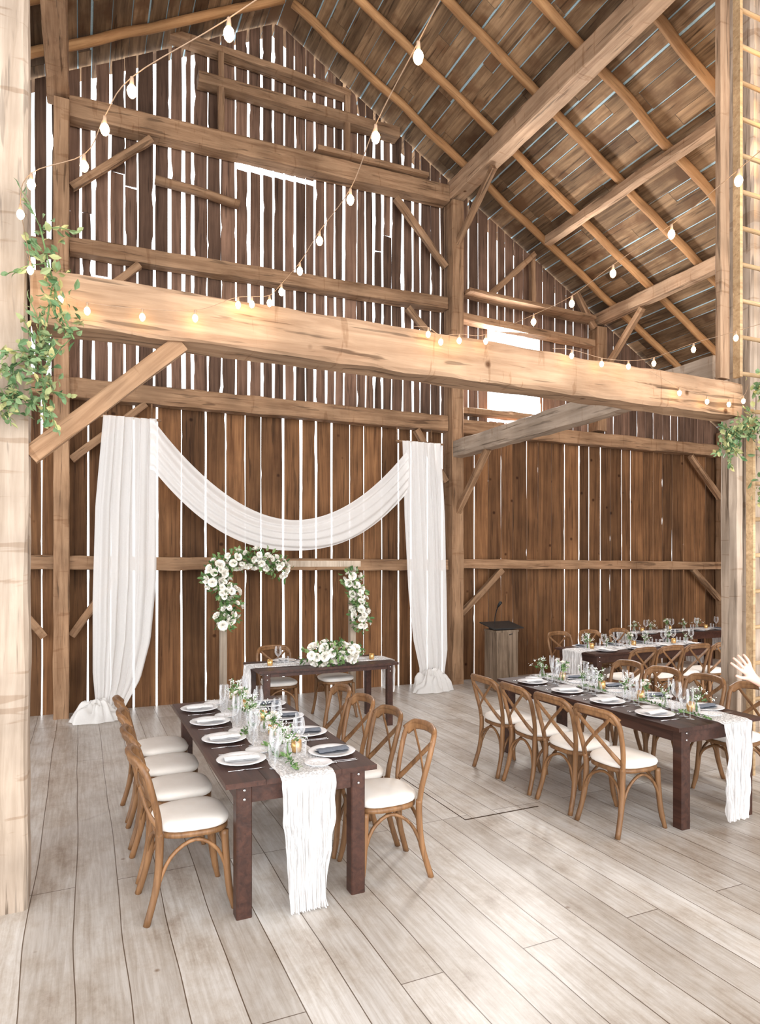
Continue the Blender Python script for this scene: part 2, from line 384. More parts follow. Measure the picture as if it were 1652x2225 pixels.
post(8.3,8.5,9.0,9.26,4.25,roofz(8.4)-.40,M_beam,'short timber post on the wall girt')
post(11.55,11.8,9.0,9.26,0,4.5,M_beam,WL)
G='horizontal brown timber girt on the board wall'
def girt(x0,x1,za,zb,h,y=9.17,w=.2,rnd=False,mat=None,label=G): beam((x0,y,za),(x1,y,zb),w,h,mat,'timber_girt',label,'beam','wall girts',rnd=rnd)
girt(-.12,5.3,1.91,1.88,.17); girt(5.55,11.55,1.90,1.86,.15); girt(-6.4,-.3,1.92,1.92,.17)
girt(-.12,5.3,4.10,4.12,.24); girt(5.55,11.55,4.10,4.12,.22); girt(-6.2,-.3,4.1,4.1,.24)
girt(-.12,5.3,5.88,6.02,.19); girt(-3.8,-.3,5.8,5.8,.18); girt(5.55,8.3,5.86,5.80,.12); girt(5.55,8.1,6.19,6.15,.06,y=8.98,w=.3,label='loose plank resting along the upper wall girt')
girt(-.12,5.3,7.58,7.74,.26,w=.24,y=9.15)
girt(1.45,4.45,8.45,8.5,.15); girt(.9,3.65,8.93,8.86,.09)
girt(.9,2.0,6.95,6.88,.09,rnd=True,y=9.15); girt(3.1,4.9,7.87,7.91,.07,y=9.08,w=.22,label='loose plank lying on the high girt')
girt(5.55,7.5,4.36,4.38,.1,y=9.18)
for x in (1.75,3.6):
    beam((x,9.12,7.7),(x,9.12,8.86),.08,.08,name='wall_stud',label='thin vertical stud in the gable',cat='beam')
BL='short diagonal timber brace against the board wall'
for a,b in [((-.1,9.12,3.2),(.78,9.12,3.98)),((5.28,9.12,3.2),(4.75,9.12,3.98)),((-.1,9.12,1.0),(.45,9.12,1.8)),((-.1,9.12,6.6),(.85,9.12,7.45)),
            ((5.28,9.12,6.6),(4.4,9.12,7.5)),((5.28,9.12,5.2),(4.6,9.12,5.85)),((-.1,9.12,5.0),(.7,9.12,5.78)),((5.57,9.12,1.1),(6.35,9.12,1.8)),((11.5,9.12,1.2),(10.75,9.12,1.8)),
            ((11.5,9.12,3.2),(10.7,9.12,3.98)),((6.05,9.05,6.25),(6.95,9.05,7.1)),((8.25,9.05,6.05),(7.85,9.05,6.6)),((7.0,9.15,6.2),(6.98,9.15,7.1)),
            ((5.43,9.0,2.72),(5.43,8.15,3.58)),((5.43,9.0,6.95),(5.43,8.0,7.62)),((8.4,9.0,5.25),(8.4,8.1,6.1)),
            ((-6.3,9.12,.9),(-5.5,9.12,1.8)),((-.4,9.12,1.0),(-1.0,9.12,1.8))]:
    beam(a,b,.085,.09,M_beam,'diagonal_brace',BL,'brace','wall braces')
beam((5.43,8.97,3.7),(5.43,4.30,3.7),.2,.26,M_pale,label='pale tie beam running from wall post to cross beam',jit=.01)
beam((5.43,9.25,7.80),(5.43,-1.5,7.80),.25,.29,M_tie,'purlin_beam','heavy squared purlin beam under the rafters','beam')
beam((-.25,9.25,7.80),(-.25,-1.5,7.80),.25,.29,M_beam,'purlin_beam','heavy squared purlin beam under the rafters','beam')
beam((6.88,8.6,roofz(6.88)-.22),(6.88,-1.5,roofz(6.88)-.22),.13,.14,M_tie,'purlin_beam','slim brown purlin under the rafter poles','beam')
beam((8.38,9.25,roofz(8.38)-.27),(8.38,-1.5,roofz(8.38)-.27),.16,.2,M_tie,'purlin_beam','brown timber plate under the rafter poles','beam')
for k in range(12):
    y=8.8-.86*k+R.uniform(-.04,.04)
    beam((PX+.07,y,PZ-.11),(XR,y,roofz(XR)-.07),.115,.115,M_raft,'rafter_pole','round orange-brown pole rafter','rafter','roof rafters',rnd=True)
    beam((PX-.07,y,PZ-.11),(XL,y,roofz(XL)-.07),.115,.115,M_raft,'rafter_pole','round orange-brown pole rafter','rafter','roof rafters',rnd=True)

lad=bpy.data.objects.new('ladder',None); COL.objects.link(lad); lad.location=(5.24,4.05,0)
lad["label"]='tall light brown wooden ladder fixed to the pale post'; lad["category"]='ladder'
for xo,w,z0,z1 in ((.10,.035,3.56,8.0),(.68,.05,0,8.0),(.27,.03,0,3.2)):
    mb=MB(); mb.box((xo-w/2,-.035,z0),(xo+w/2,.035,z1)); obj('ladder_rail',mb.mesh('ladder_rail',[M_lad],False),lad)
mr=MB(); mr.tube([(0,0,0),(.28,0,0.005),(.58,0,0)],.019,segs=8); me_r=mr.mesh('rung',[M_lad])
for i in range(23):
    z=.35+i*.325
    o=obj('rung',me_r,lad,loc=(.27 if z<3.5 else .10,0.0,z))
    if z<3.5: o.scale=(.72,1,1)

# ------------------------------------------------------------------ furniture templates
def supere(a,b,n,k,K,taper=0):
    t=2*pi*k/K; c,s_=math.cos(t),math.sin(t)
    x=a*math.copysign(abs(c)**(2/n),c); y=b*math.copysign(abs(s_)**(2/n),s_)
    return x*(1+taper*y/b),y
def pad(mb,a,b,n,layers,taper=0,K=28):
    vs=[];fs=[]
    for z,s_ in layers:
        for k in range(K):
            x,y=supere(a*s_,b*s_,n,k,K,taper); vs.append((x,y,z))
    for i in range(len(layers)-1):
        for k in range(K):
            k2=(k+1)%K; fs.append((i*K+k,i*K+k2,(i+1)*K+k2,(i+1)*K+k))
    fs.append(tuple(reversed(range(K)))); fs.append(tuple((len(layers)-1)*K+k for k in range(K)))
    mb.add(vs,fs)
mb=MB(); pad(mb,.205,.20,3.0,[(.425,.94),(.43,1),(.45,1),(.456,.96)],.08); C_seat=mb.mesh('seat',[M_chair])
mb=MB(); pad(mb,.205,.20,3.0,[(.457,.93),(.466,1.0),(.485,1.03),(.500,.99),(.510,.90),(.516,.75),(.519,.5),(.520,.2)],.08); C_cush=mb.mesh('cushion',[M_cush])
def legF(sx):
    mb=MB(); mb.tube(spl([(sx*.175,.16,.43),(sx*.178,.165,.3),(sx*.19,.18,.12),(sx*.205,.205,0)],4),[.021]*6+[.02]*4+[.017,.016,.016],segs=8); return mb.mesh('leg',[M_chair])
def legB(sx):
    mb=MB(); mb.tube(spl([(sx*.175,-.185,.47),(sx*.172,-.185,.38),(sx*.178,-.2,.2),(sx*.195,-.255,0)],4),[.021]*9+[.019]*4,segs=8); return mb.mesh('leg',[M_chair])
C_legs=[legF(-1),legF(1),legB(-1),legB(1)]
mb=MB()
loop=[(-.175,-.185,.44),(-.19,-.195,.55),(-.205,-.225,.68),(-.205,-.255,.79),(-.165,-.29,.858),(-.08,-.318,.872),(0,-.326,.875)]
loop=loop+[(-x,y,z) for x,y,z in reversed(loop[:-1])]
P=spl(loop,4); mb.tube(P,.0175,segs=8)
rail=spl([(-.2,-.255,.80),(-.15,-.293,.845),(-.07,-.318,.857),(0,-.325,.86),(.07,-.318,.857),(.15,-.293,.845),(.2,-.255,.80)],4)
mb.tube(rail,.009,.033,up=(0,0,1),segs=8)
for sx in (-1,1):
    mb.tube(spl([(sx*.172,-.19,.50),(sx*.13,-.235,.565),(0,-.272,.685),(-sx*.125,-.293,.79),(-sx*.165,-.295,.84)],5),[.007]*21,[.016]*21,up=(0,.05,1),segs=8)
C_back=mb.mesh('backrest',[M_chair])
def arc(a,b,c,r=.011):
    mb=MB(); mb.tube(spl([a,c[0],c[1],c[2],b],4),r,segs=6); return mb.mesh('brace',[M_chair])
C_br=[arc((-.188,.18,.17),(.188,.18,.17),[(-.14,.165,.33),(0,.155,.405),(.14,.165,.33)]),
      arc((-.182,-.21,.17),(.182,-.21,.17),[(-.14,-.195,.33),(0,-.18,.405),(.14,-.195,.33)]),
      arc((-.188,.178,.17),(-.182,-.205,.17),[(-.18,.12,.33),(-.175,0,.405),(-.175,-.13,.33)]),
      arc((.188,.178,.17),(.182,-.205,.17),[(.18,.12,.33),(.175,0,.405),(.175,-.13,.33)])]
def chair(x,y,rot,group,label):
    e=bpy.data.objects.new('dining_chair',None); COL.objects.link(e); e.location=(x,y,0); e.rotation_euler=(0,0,rot)
    e["label"]=label; e["category"]='chair'; e["group"]=group
    obj('seat',C_seat,e); obj('cushion',C_cush,e); obj('backrest',C_back,e)
    for m in C_legs: obj('leg',m,e)
    for m in C_br: obj('brace',m,e)
    return e
CL='brown cross-back bentwood chair, ivory cushion, at '
for y in (3.86,4.37,4.88,5.39): chair(.565,y,-pi/2+R.uniform(-.04,.04),'chairs at the dark table beside the drapes',CL+'a walnut table')
for y in (3.74,4.21,4.68,5.15): chair(1.70,y,pi/2+R.uniform(-.04,.04)-.03,'chairs at the dark table beside the drapes',CL+'a walnut table')
for y in (3.68,4.15,4.62,5.09): chair(3.62,y,-pi/2+R.uniform(-.05,.05),'chairs at the long table near the ladder',CL+'a long table')
for y in (3.8,4.27,4.74,5.21): chair(4.93,y,pi/2+R.uniform(-.04,.04),'chairs at the long table near the ladder',CL+'a long table')
for x in (6.25,6.72,7.19,7.66): chair(x,6.28,R.uniform(-.05,.05),'chairs at the guest tables by the wall',CL+'a guest table')
for x in (6.5,7.1,7.7): chair(x,7.62,pi+R.uniform(-.06,.06),'chairs at the guest tables by the wall',CL+'a guest table')
chair(2.17,7.74,pi-.05,'chairs at the couple table',CL+'the head table')
chair(2.90,7.76,pi+.08,'chairs at the couple table',CL+'the head table')

def table(x0,x1,y0,y1,h=.74,label='',longx=False,legw=.085,ap=.125):
    e=bpy.data.objects.new('dining_table',None); COL.objects.link(e)
    cx,cy=(x0+x1)/2,(y0+y1)/2; e.location=(cx,cy,0); e["label"]=label; e["category"]='table'
    a,b=(x1-x0)/2,(y1-y0)/2
    mb=MB(); n=4
    if not longx:
        for i in range(n): mb.box((-a+2*a*i/n+.001,-b,h-.028),(-a+2*a*(i+1)/n-.001,b,h))
    else:
        for i in range(n): mb.box((-a,-b+2*b*i/n+.001,h-.028),(a,-b+2*b*(i+1)/n-.001,h))
    obj('tabletop',mb.mesh('tabletop',[M_table],False),e)
    ia,ib=a-.075,b-.04
    mb=MB(); t=.022; z0,z1=h-ap,h-.029
    mb.box((-ia,-ib,z0),(ia,-ib+t,z1)); mb.box((-ia,ib-t,z0),(ia,ib,z1)); mb.box((-ia,-ib,z0),(-ia+t,ib,z1)); mb.box((ia-t,-ib,z0),(ia,ib,z1))
    obj('apron',mb.mesh('apron',[M_table],False),e)
    mb=MB(); w=legw/2
    K=[(-w+.006,-w),(w-.006,-w),(w,-w+.006),(w,w-.006),(w-.006,w),(-w+.006,w),(-w,w-.006),(-w,-w+.006)]
    vs=[(x,y,z) for z in (0,h-.03) for x,y in K]
    mb.add(vs,[(k,(k+1)%8,8+(k+1)%8,8+k) for k in range(8)]+[tuple(reversed(range(8))),tuple(range(8,16))])
    ml=mb.mesh('leg',[M_table],False)
    mb=MB(); mb.tube([(0,0,0),(0,-.006,0)],[.009,.007],segs=10); bm_=mb.mesh('bolt',[M_steel])
    for sx in (-1,1):
        for sy in (-1,1): obj('leg',ml,e,loc=(sx*(ia-w+.012),sy*(ib-w+.012),0))
        for dz in (.05,.10): obj('bolt',bm_,e,loc=(sx*(ia-w+.012),-(ib+.0125),h-dz))
    return e
table(.694,1.565,3.49,5.69,label='long dark walnut dining table set for eight')
table(3.84,4.71,3.37,5.6,label='long dark walnut table set for guests near the ladder')
table(6.0,8.25,6.57,7.36,label='dark guest table with white runner by the wall',longx=True)
table(8.3,10.5,8.0,8.7,label='dark guest table beside the board wall girt',longx=True)
table(1.75,3.42,7.0,7.76,label='small dark head table in front of the floral arch',longx=True,legw=.07,ap=.075)
TZ=.74
def runner(name,axis,c,half,a_end,b_end,hang_a,hang_b,label,seed=0,z=TZ,nar=.22):
    L1=hang_a; L2=abs(b_end-a_end); L3=hang_b; T=L1+L2+L3; sg=1 if b_end>a_end else -1
    ny=int(T/.022)
    def fn(u,v):
        s_=v*T
        uu=u+.035*noise.noise(Vector((u*7,s_*3,seed)))
        pl=math.sin(uu*2*pi*7+noise.noise(Vector((s_*1.2,seed,0)))*3)*.5+math.sin(uu*2*pi*17+noise.noise(Vector((s_*2.2,seed,8)))*4)*.5+noise.noise(Vector((u*30,s_*6,seed)))*1.1
        if s_<L1: al=a_end-sg*.012; zz=z+.006-(L1-s_); depth=min(1,(L1-s_)/.12); out=-sg
        elif s_>L1+L2: al=b_end+sg*.012; zz=z+.006-(s_-L1-L2); depth=min(1,(s_-L1-L2)/.12); out=sg
        else: al=a_end+sg*(s_-L1); zz=z+.006; depth=0; out=0
        sd=5 if u<.5 else 9
        edge=noise.noise(Vector((s_*3.0,seed,sd)))*.026+noise.noise(Vector((s_*11,seed,sd)))*.008
        hh=half*(1-nar*max(0,depth)*min(1,max(0,(z-zz)/.7)))+edge
        cr=c+(u-.5)*2*hh+noise.noise(Vector((s_*1.1,seed,2)))*.03
        if depth>0: al+=out*(.030+.020*pl*depth)
        else: zz+=max(0,.005*pl)+.001
        zz=max(zz+(.02*noise.noise(Vector((u*9,0,seed))) if s_<.05 else 0),.008)
        return (al,cr,zz) if axis=='x' else (cr,al,zz)
    mb=MB(); mb.grid(fn,90,ny); return obj(name,mb.mesh(name,[M_gauze]),label=label,cat='table runner')
RL='white crinkled gauze table runner draped over the table end'
runner('table_runner','y',1.145,.155,3.49,5.69,.745,.3,RL,1,nar=.30)
runner('table_runner','y',4.40,.145,3.37,5.6,.72,.3,RL,2)
runner('table_runner','x',6.96,.2,6.0,8.25,.45,.3,RL,3)
runner('table_runner','x',7.38,.17,1.75,3.42,.4,.4,RL,4)
runner('table_runner','x',8.35,.17,8.3,10.5,.4,.4,RL,5)

mb=MB(); mb.lathe([(.0,.004),(.05,.0),(.085,.002),(.10,.012),(.142,.020),(.145,.022),(.141,.024),(.098,.017),(.084,.008),(.0,.007)],28); P_pl=mb.mesh('dinner_plate',[M_plate])
mb=MB(); mb.lathe([(.0,.002),(.05,.0),(.06,.006),(.083,.014),(.08,.017),(.058,.009),(.0,.005)],24); P_sm=mb.mesh('side_plate',[M_plate])
def nf(u,v): return ((u-.5)*.09,(v-.5)*.20,.028+.010*math.sin(u*pi)+.004*noise.noise(Vector((u*6,v*6,1))))
mb=MB(); mb.grid(nf,8,12); mb.grid(lambda u,v:((u-.5)*.088,(v-.5)*.195,.020),4,4); P_nap=mb.mesh('folded_napkin',[M_nap])
mb=MB(); mb.grid(nf,8,12); mb.grid(lambda u,v:((u-.5)*.088,(v-.5)*.195,.020),4,4); P_nap2=mb.mesh('folded_napkin',[M_ngrey])
mb=MB(); mb.tube(spl([(0,-.09,.004),(0,0,.004),(0,.04,.006)],4),[.004,.005,.005,.004,.003,.0025,.0025,.003,.004],[.0015]*9,up=(0,0,1),segs=6)
mb.tube([(0,.04,.006),(0,.055,.004)],[.005,.011],[.0015,.0015],up=(0,0,1),segs=6)
for q in (-.009,-.003,.003,.009): mb.tube([(q,.054,.004),(q,.095,.007)],.0018,.001,up=(0,0,1),segs=4)
P_fork=mb.mesh('fork',[M_steel])
mb=MB(); mb.tube([(0,-.10,.003),(0,-.02,.003),(0,0,.003)],[.006,.006,.004],[.0025]*3,up=(0,0,1),segs=6); mb.tube([(0,0,.003),(.002,.06,.003),(.0,.11,.003)],[.007,.010,.002],[.001]*3,up=(0,0,1),segs=6)
P_knife=mb.mesh('knife',[M_steel])
mb=MB(); mb.lathe([(.0,.004),(.034,.001),(.006,.006),(.004,.02),(.004,.085),(.012,.095),(.032,.115),(.040,.14),(.038,.17),(.032,.21)],18); P_wine=mb.mesh('wine_glass',[M_glass])
mb=MB(); mb.lathe([(.0,.004),(.030,.001),(.005,.006),(.004,.02),(.004,.09),(.018,.11),(.025,.15),(.024,.22)],16); P_flute=mb.mesh('champagne_flute',[M_glass])
mb=MB(); mb.lathe([(.0,.002),(.028,.0),(.030,.01),(.034,.09)],18); P_tum=mb.mesh('water_tumbler',[M_glass])
mb=MB(); mb.lathe([(.0,.0),(.028,.0),(.033,.03),(.031,.07),(.029,.07),(.030,.03),(.0,.006)],16); V_h=mb.mesh('votive_holder',[M_gold])
mb=MB(); mb.lathe([(.0,.007),(.024,.007),(.024,.035),(.0,.036)],12); V_c=mb.mesh('candle',[M_wax])
mb=MB(); mb.lathe([(0,.037),(.004,.041),(.003,.05),(0,.058)],6); V_f=mb.mesh('flame',[M_bulb])
def votive(x,y,g):
    e=bpy.data.objects.new('votive_candle',None); COL.objects.link(e); e.location=(x,y,TZ+.010); e["label"]='small gold glass votive with a lit candle'; e["category"]='candle'; e["group"]=g
    obj('holder',V_h,e); obj('candle',V_c,e); obj('flame',V_f,e)
def leaf(mb,p,d,L,w,m=0,up=None):
    p=Vector(p); d=Vector(d).normalized(); a=Vector((R.uniform(-1,1),R.uniform(-1,1),R.uniform(-1,1))) if up is None else Vector(up)
    s_=d.cross(a)
    if s_.length<.01: s_=Vector((1,0,0))
    s_.normalize(); n=s_.cross(d)
    q1=p+d*L*.35; q2=p+d*L*.7; q3=p+d*L-n*L*.12
    mb.add([p,q1+s_*w*.5+n*w*.15,q2+s_*w*.4+n*w*.1,q3,q2-s_*w*.4+n*w*.1,q1-s_*w*.5+n*w*.15,q1,q2],
           [(0,1,6),(0,6,5),(6,1,2,7),(5,6,7,4),(7,2,3),(4,7,3)],m)
def petal(mb,p,d,L):
    a=rnddir(); s_=d.cross(a).normalized()*L*.5
    mb.add([p-s_,p+d*L*.5,p+s_,p-d*L*.5],[(0,1,2,3)])
def rnddir(zb=0):
    v=Vector((R.gauss(0,1),R.gauss(0,1),R.gauss(0,1)+zb)); return v.normalized()
def rose_mesh():
    mb=MB()
    for ly,(n,r,tilt,h) in enumerate([(3,.30,.15,.75),(4,.50,.35,.8),(5,.72,.6,.75),(6,.95,.95,.62),(6,1.0,1.25,.45)]):
        for k in range(n):
            a0=2*pi*k/n+ly*.6; wid=2*pi/n*.75
            def fn(u,v,a0=a0,wid=wid,r=r,tilt=tilt,h=h):
                a=a0+(u-.5)*wid*(.5+.7*math.sin(min(1,v*.9)*pi*.6)); rr=r*(.25+.75*math.sin(v*pi/2)*(.55+.45*math.sin(tilt)))+(.12*v*v*math.sin(tilt))
                z=-.35+h*math.sin(v*pi/2*1.05)*math.cos(tilt*.6)-.12*(abs(u-.5)*2)**2*v
                return (rr*math.cos(a),rr*math.sin(a),z)
            mb.grid(fn,4,4)
    return mb.mesh('rose',[M_rose])
ROSE=rose_mesh()
def rot_to(d): return Vector(d).to_track_quat('Z','Y').to_euler()
def vase_meshes(kind):
    st=MB(); lf=MB(); bl=MB(); vs_=MB()
    hgt={0:.10,1:.11,2:.08}[kind]
    vs_.lathe([(0,.001),(.024,0),(.029,.02),(.027,hgt*.6),(.015,hgt*.85),(.018,hgt)],14)
    n={0:14,1:9,2:10}[kind]
    for i in range(n):
        d=rnddir(1.9); d.z=abs(d.z); tip=Vector((0,0,hgt*.8))+d*R.uniform(.05,.14)
        st.tube(spl([(R.uniform(-.008,.008),R.uniform(-.008,.008),.02),(0,0,hgt*.9),tip],3),.0012,segs=4)
        for q in range(4 if kind==1 else 2): leaf(lf,Vector((0,0,hgt)).lerp(tip,R.uniform(.2,.95)),rnddir(.4),R.uniform(.025,.05),R.uniform(.009,.016))
        if kind!=1:
            for q in range(11):
                c=tip+rnddir()*R.uniform(0,.028)
                petal(bl,c,rnddir(),.009); petal(bl,c,rnddir(),.009)
    return vs_.mesh('vase',[M_glass]),st.mesh('stems',[M_stem]),lf.mesh('leaves',[M_leaf],False),(bl.mesh('blossoms',[M_gyp],False) if kind!=1 else None)
VM=[vase_meshes(k) for k in range(3)]
def vase(x,y,k,g,z=TZ+.010,s=1,rz=0):
    e=bpy.data.objects.new('flower_vase',None); COL.objects.link(e); e.location=(x,y,z); e.scale=(s,s,s); e.rotation_euler=(0,0,rz)
    e["label"]=['glass bud vase of baby\'s breath and greens','glass bud vase with white roses and leaves','small glass vase of airy white filler flowers'][k]; e["category"]='flowers'; e["group"]=g
    a,b,c,d=VM[k]; obj('vase',a,e); obj('stems',b,e); obj('leaves',c,e)
    if d: obj('blossoms',d,e)
    if k==1:
        for q in ((0,0,.20),(.04,.02,.175),(-.035,-.02,.165)): obj('rose',ROSE,e,loc=q,scale=(.028,)*3,rot=rot_to(Vector(q)-Vector((0,0,.1))))
cnt=0
def setting(x,y,rot,g,full=True):
    global cnt; cnt+=1
    c,s_=math.cos(rot),math.sin(rot)
    def W(a,b): return (x+c*a-s_*b,y+s_*a+c*b,TZ+.0005)
    obj('dinner_plate',P_pl,loc=W(0,0),label='round white porcelain dinner plate on a dark table',cat='plate',group='plates on '+g)
    obj('folded_napkin',P_nap if cnt%2 else P_nap2,loc=W(.0,.0),rot=(0,0,rot+R.uniform(-.15,.15)),label='folded %s linen napkin lying on a plate'%('white' if cnt%2 else 'dark grey'),cat='napkin',group='napkins on '+g)
    if full:
        for dx in (-.16,-.183): obj('fork',P_fork,loc=W(dx,-.01),rot=(0,0,rot),label='polished steel fork beside a plate',cat='fork',group='cutlery on '+g)
        obj('knife',P_knife,loc=W(.16,-.01),rot=(0,0,rot),label='polished steel knife beside a plate',cat='knife',group='cutlery on '+g)
        obj('champagne_flute',P_flute,loc=W(.200,.145),label='slender clear glass champagne flute',cat='glass',group='glasses on '+g)
    obj('wine_glass',P_wine,loc=W(.12,.172),label='clear long stemmed wine glass',cat='glass',group='glasses on '+g)
    obj('water_tumbler',P_tum,loc=W(.03,.186),label='clear straight glass water tumbler',cat='glass',group='glasses on '+g)
    obj('side_plate',P_sm,loc=W(-.17,.145),label='small round white bread plate',cat='plate',group='side plates on '+g)
g1='the walnut table beside the drapes'; g2='the long table near the ladder'; g3='the guest tables by the wall'
for y in (3.86,4.37,4.88,5.36):
    setting(.86,y,-pi/2,g1); setting(1.40,y-.06,pi/2,g1)
for y in (3.74,4.24,4.74,5.24):
    setting(4.005,y,-pi/2,g2); setting(4.545,y,pi/2,g2)
for x in (6.35,6.9,7.45,8.0):
    setting(x,6.74,0,g3,False); setting(x,7.19,pi,g3,False)
for x in (8.6,9.2,9.8,10.3): setting(x,8.16,0,g3,False)
for i,x in enumerate((2.2,2.95)): setting(x,7.6,pi,'the head table',False)
def center(cx,ys,g,axis='y'):
    for i,y in enumerate(ys):
        dx=R.uniform(-.04,.04)
        p=(cx+dx,y) if axis=='y' else (y,cx+dx)
        vase(p[0],p[1],[0,2,1,2,0,2,1][i%7],g,s=R.uniform(.85,1.05),rz=R.uniform(0,6))
        if i%2==0:
            q=(cx-dx*.8+.07,y+.10) if axis=='y' else (y+.13,cx-dx)
            votive(q[0],q[1],'votives on '+g)
center(1.13,[3.80,4.03,4.24,4.46,4.68,4.90,5.12,5.34,5.55],g1)
center(4.28,[3.6,3.86,4.1,4.34,4.6,4.86,5.12,5.4],g2)
center(6.96,[6.2,6.55,6.95,7.3,7.7,8.05],g3,'x'); center(8.35,[8.5,8.85,9.2,9.6,10.0],g3,'x')
votive(1.95,7.3,'votives on the head table'); votive(3.2,7.3,'votives on the head table')
def sprig_mesh():
    st=MB(); lf=MB(); P=spl([(-.14,0,.012),(-.05,.015,.022),(.05,-.01,.024),(.14,.01,.014)],5)
    st.tube(P,.002,segs=4)
    for p in P:
        for q in range(2): d=rnddir(.5); d.z=abs(d.z)*.6; leaf(lf,p,d,R.uniform(.03,.05),R.uniform(.012,.018))
    return st.mesh('stem',[M_stem]),lf.mesh('leaves',[M_leaf],False)
SPR=sprig_mesh()
for (x,ys,g) in ((1.1,(3.68,3.95,4.5,5.1),g1),(4.25,(3.55,4.0,4.7,5.3),g2)):
    for y in ys:
        e=bpy.data.objects.new('greenery_sprig',None); COL.objects.link(e); e.location=(x+R.uniform(-.05,.05),y,TZ+.003); e.rotation_euler=(0,0,pi/2+R.uniform(-.5,.5))
        e["label"]='loose leafy green sprig lying on the runner'; e["category"]='greenery'; e["group"]='sprigs on '+g
        obj('stem',SPR[0],e); obj('leaves',SPR[1],e)

# ------------------------------------------------------------------ drapes
dr=bpy.data.objects.new('draped_curtain',None); COL.objects.link(dr); dr.location=(2.6,8.8,0)
dr["label"]='sheer white chiffon drapery swagged between two hanging panels'; dr["category"]='curtain'
def wpt(p): return (p[0]-2.6,p[1]-8.8,p[2])
def panel(tabL,tabR,px,seed):
    mb=MB()
    def fn(u,v):
        z=3.73*(1-v)+.02*v
        xl=interp(tabL,v); xr=interp(tabR,v)
        ph=noise.noise(Vector((v*1.2,seed,0)))*1.2
        y=8.80+.016*math.sin(u*2*pi*5+ph+noise.noise(Vector((u*4,v,seed)))*2)+.007*math.sin(u*2*pi*12+ph*2+1)+.03*noise.noise(Vector((u*5,v*2.5,seed)))-.06*v
        return wpt((lerp(xl,xr,u)+.01*math.sin(u*40),y,z))
    mb.grid(fn,90,46)
    cx,cy,rx,ry,h=px
    def pf(u,v):
        a=u*2*pi; r=v
        n=noise.noise(Vector((math.cos(a)*2.2,math.sin(a)*2.2,seed+v*2.5)))
        n2=math.sin(a*11+v*7+n*6)*.16
        rr=r*(1+.25*n+n2*.5)
        z=h*(1-r**2.6)*(1+.4*n+n2)+.012
        return wpt((cx+rx*rr*math.cos(a),cy+ry*rr*math.sin(a),max(.008,z)))
    mb.grid(pf,110,18)
    return obj('drape_panel',mb.mesh('drape_panel',[M_chif]),dr)
panel([(0,.26),(.3,.17),(.6,.14),(.85,.14),(.95,.17),(1,.1)],[(0,.88),(.3,.88),(.55,.87),(.75,.80),(.88,.68),(.95,.54),(1,.44)],(.18,8.66,.29,.17,.22),3)
panel([(0,4.36),(.3,4.38),(.6,4.44),(.8,4.52),(.92,4.62),(1,4.58)],[(0,5.0),(.3,5.06),(.6,5.09),(.85,5.09),(.95,5.03),(1,5.04)],(4.78,8.66,.34,.2,.27),8)
mb=MB()
def sw(u,v):
    x=lerp(.80,4.42,u); q=(x-2.68)/1.84; q=max(-1,min(1,q)); q2=abs(q)**1.95
    zt=2.50+(3.71-2.50)*q2; zb=2.08+(3.08-2.08)*abs(q)**2.3
    z=lerp(zb,zt,v)
    sag=math.sin(v*2*pi*4.5+noise.noise(Vector((u*2.0,v*1.2,4)))*2.2)
    y=8.76+.014*sag+.014*noise.noise(Vector((u*4,v*7,7)))-.05*math.sin(v*pi)
    return wpt((x,y,z+.008*sag))
mb.grid(sw,80,50); obj('swag',mb.mesh('swag',[M_chif]),dr)
for xa,xb in ((.2,.95),(4.3,5.1)):
    mb=MB(); mb.tube([wpt((xa,8.9,3.74)),wpt((xb,8.9,3.74))],.018)
    for x in (xa+.1,xb-.1): mb.tube([wpt((x,8.9,3.74)),wpt((x,9.07,3.74)),wpt((x,9.08,3.98))],.012)
    obj('hanging_rod',mb.mesh('hanging_rod',[M_beam]),dr)

# ------------------------------------------------------------------ arch + flowers
ar=bpy.data.objects.new('wedding_arch',None); COL.objects.link(ar); ar.location=(2.5,8.35,0); ar["label"]='simple whitewashed wooden arch holding white flower clusters'; ar["category"]='arch'
for sx in (-.87,.87):
    mb=MB(); mb.box((sx-.04,-.04,0.031),(sx+.04,.04,1.86)); obj('arch_post',mb.mesh('arch_post',[M_arch],False),ar)
    mb=MB(); mb.box((sx-.05,-.16,0),(sx+.05,.25,.03)); obj('arch_foot',mb.mesh('arch_foot',[M_arch],False),ar)
mb=MB(); mb.box((-.95,-.04,1.861),(.98,.04,1.94)); obj('top_bar',mb.mesh('top_bar',[M_arch],False),ar)
def floral(name,path,rad,nro,nlf,label,rs=(.035,.055),loc=(0,0,0),leafL=.09):
    e=bpy.data.objects.new(name,None); COL.objects.link(e); e.location=loc; e["label"]=label; e["category"]='flowers'
    P=spl(path,8); mb=MB(); O=Vector(loc)
    for i in range(nlf):
        k=R.random(); j=int(k*(len(P)-1)); d=rnddir(); c=P[j]+d*rad*R.uniform(.3,1.15)
        leaf(mb,c-O,(d+rnddir()*.7),R.uniform(.5,1)*leafL,leafL*.4)
    obj('foliage',mb.mesh('foliage',[M_leaf],False),e)
    placed=[]; tries=0
    while len(placed)<nro and tries<4000:
        tries+=1
        k=R.random(); j=int(k*(len(P)-1)); d=rnddir(); d.y=-abs(d.y)*1.1; d.normalize()
        c=P[j]+d*rad*R.uniform(.8,1.25); s_=R.uniform(*rs)
        if all((c-q).length>(s_+t)*.70 for q,t in placed):
            placed.append((c,s_)); obj('rose',ROSE,e,loc=c-O,scale=(s_,)*3,rot=rot_to(d))
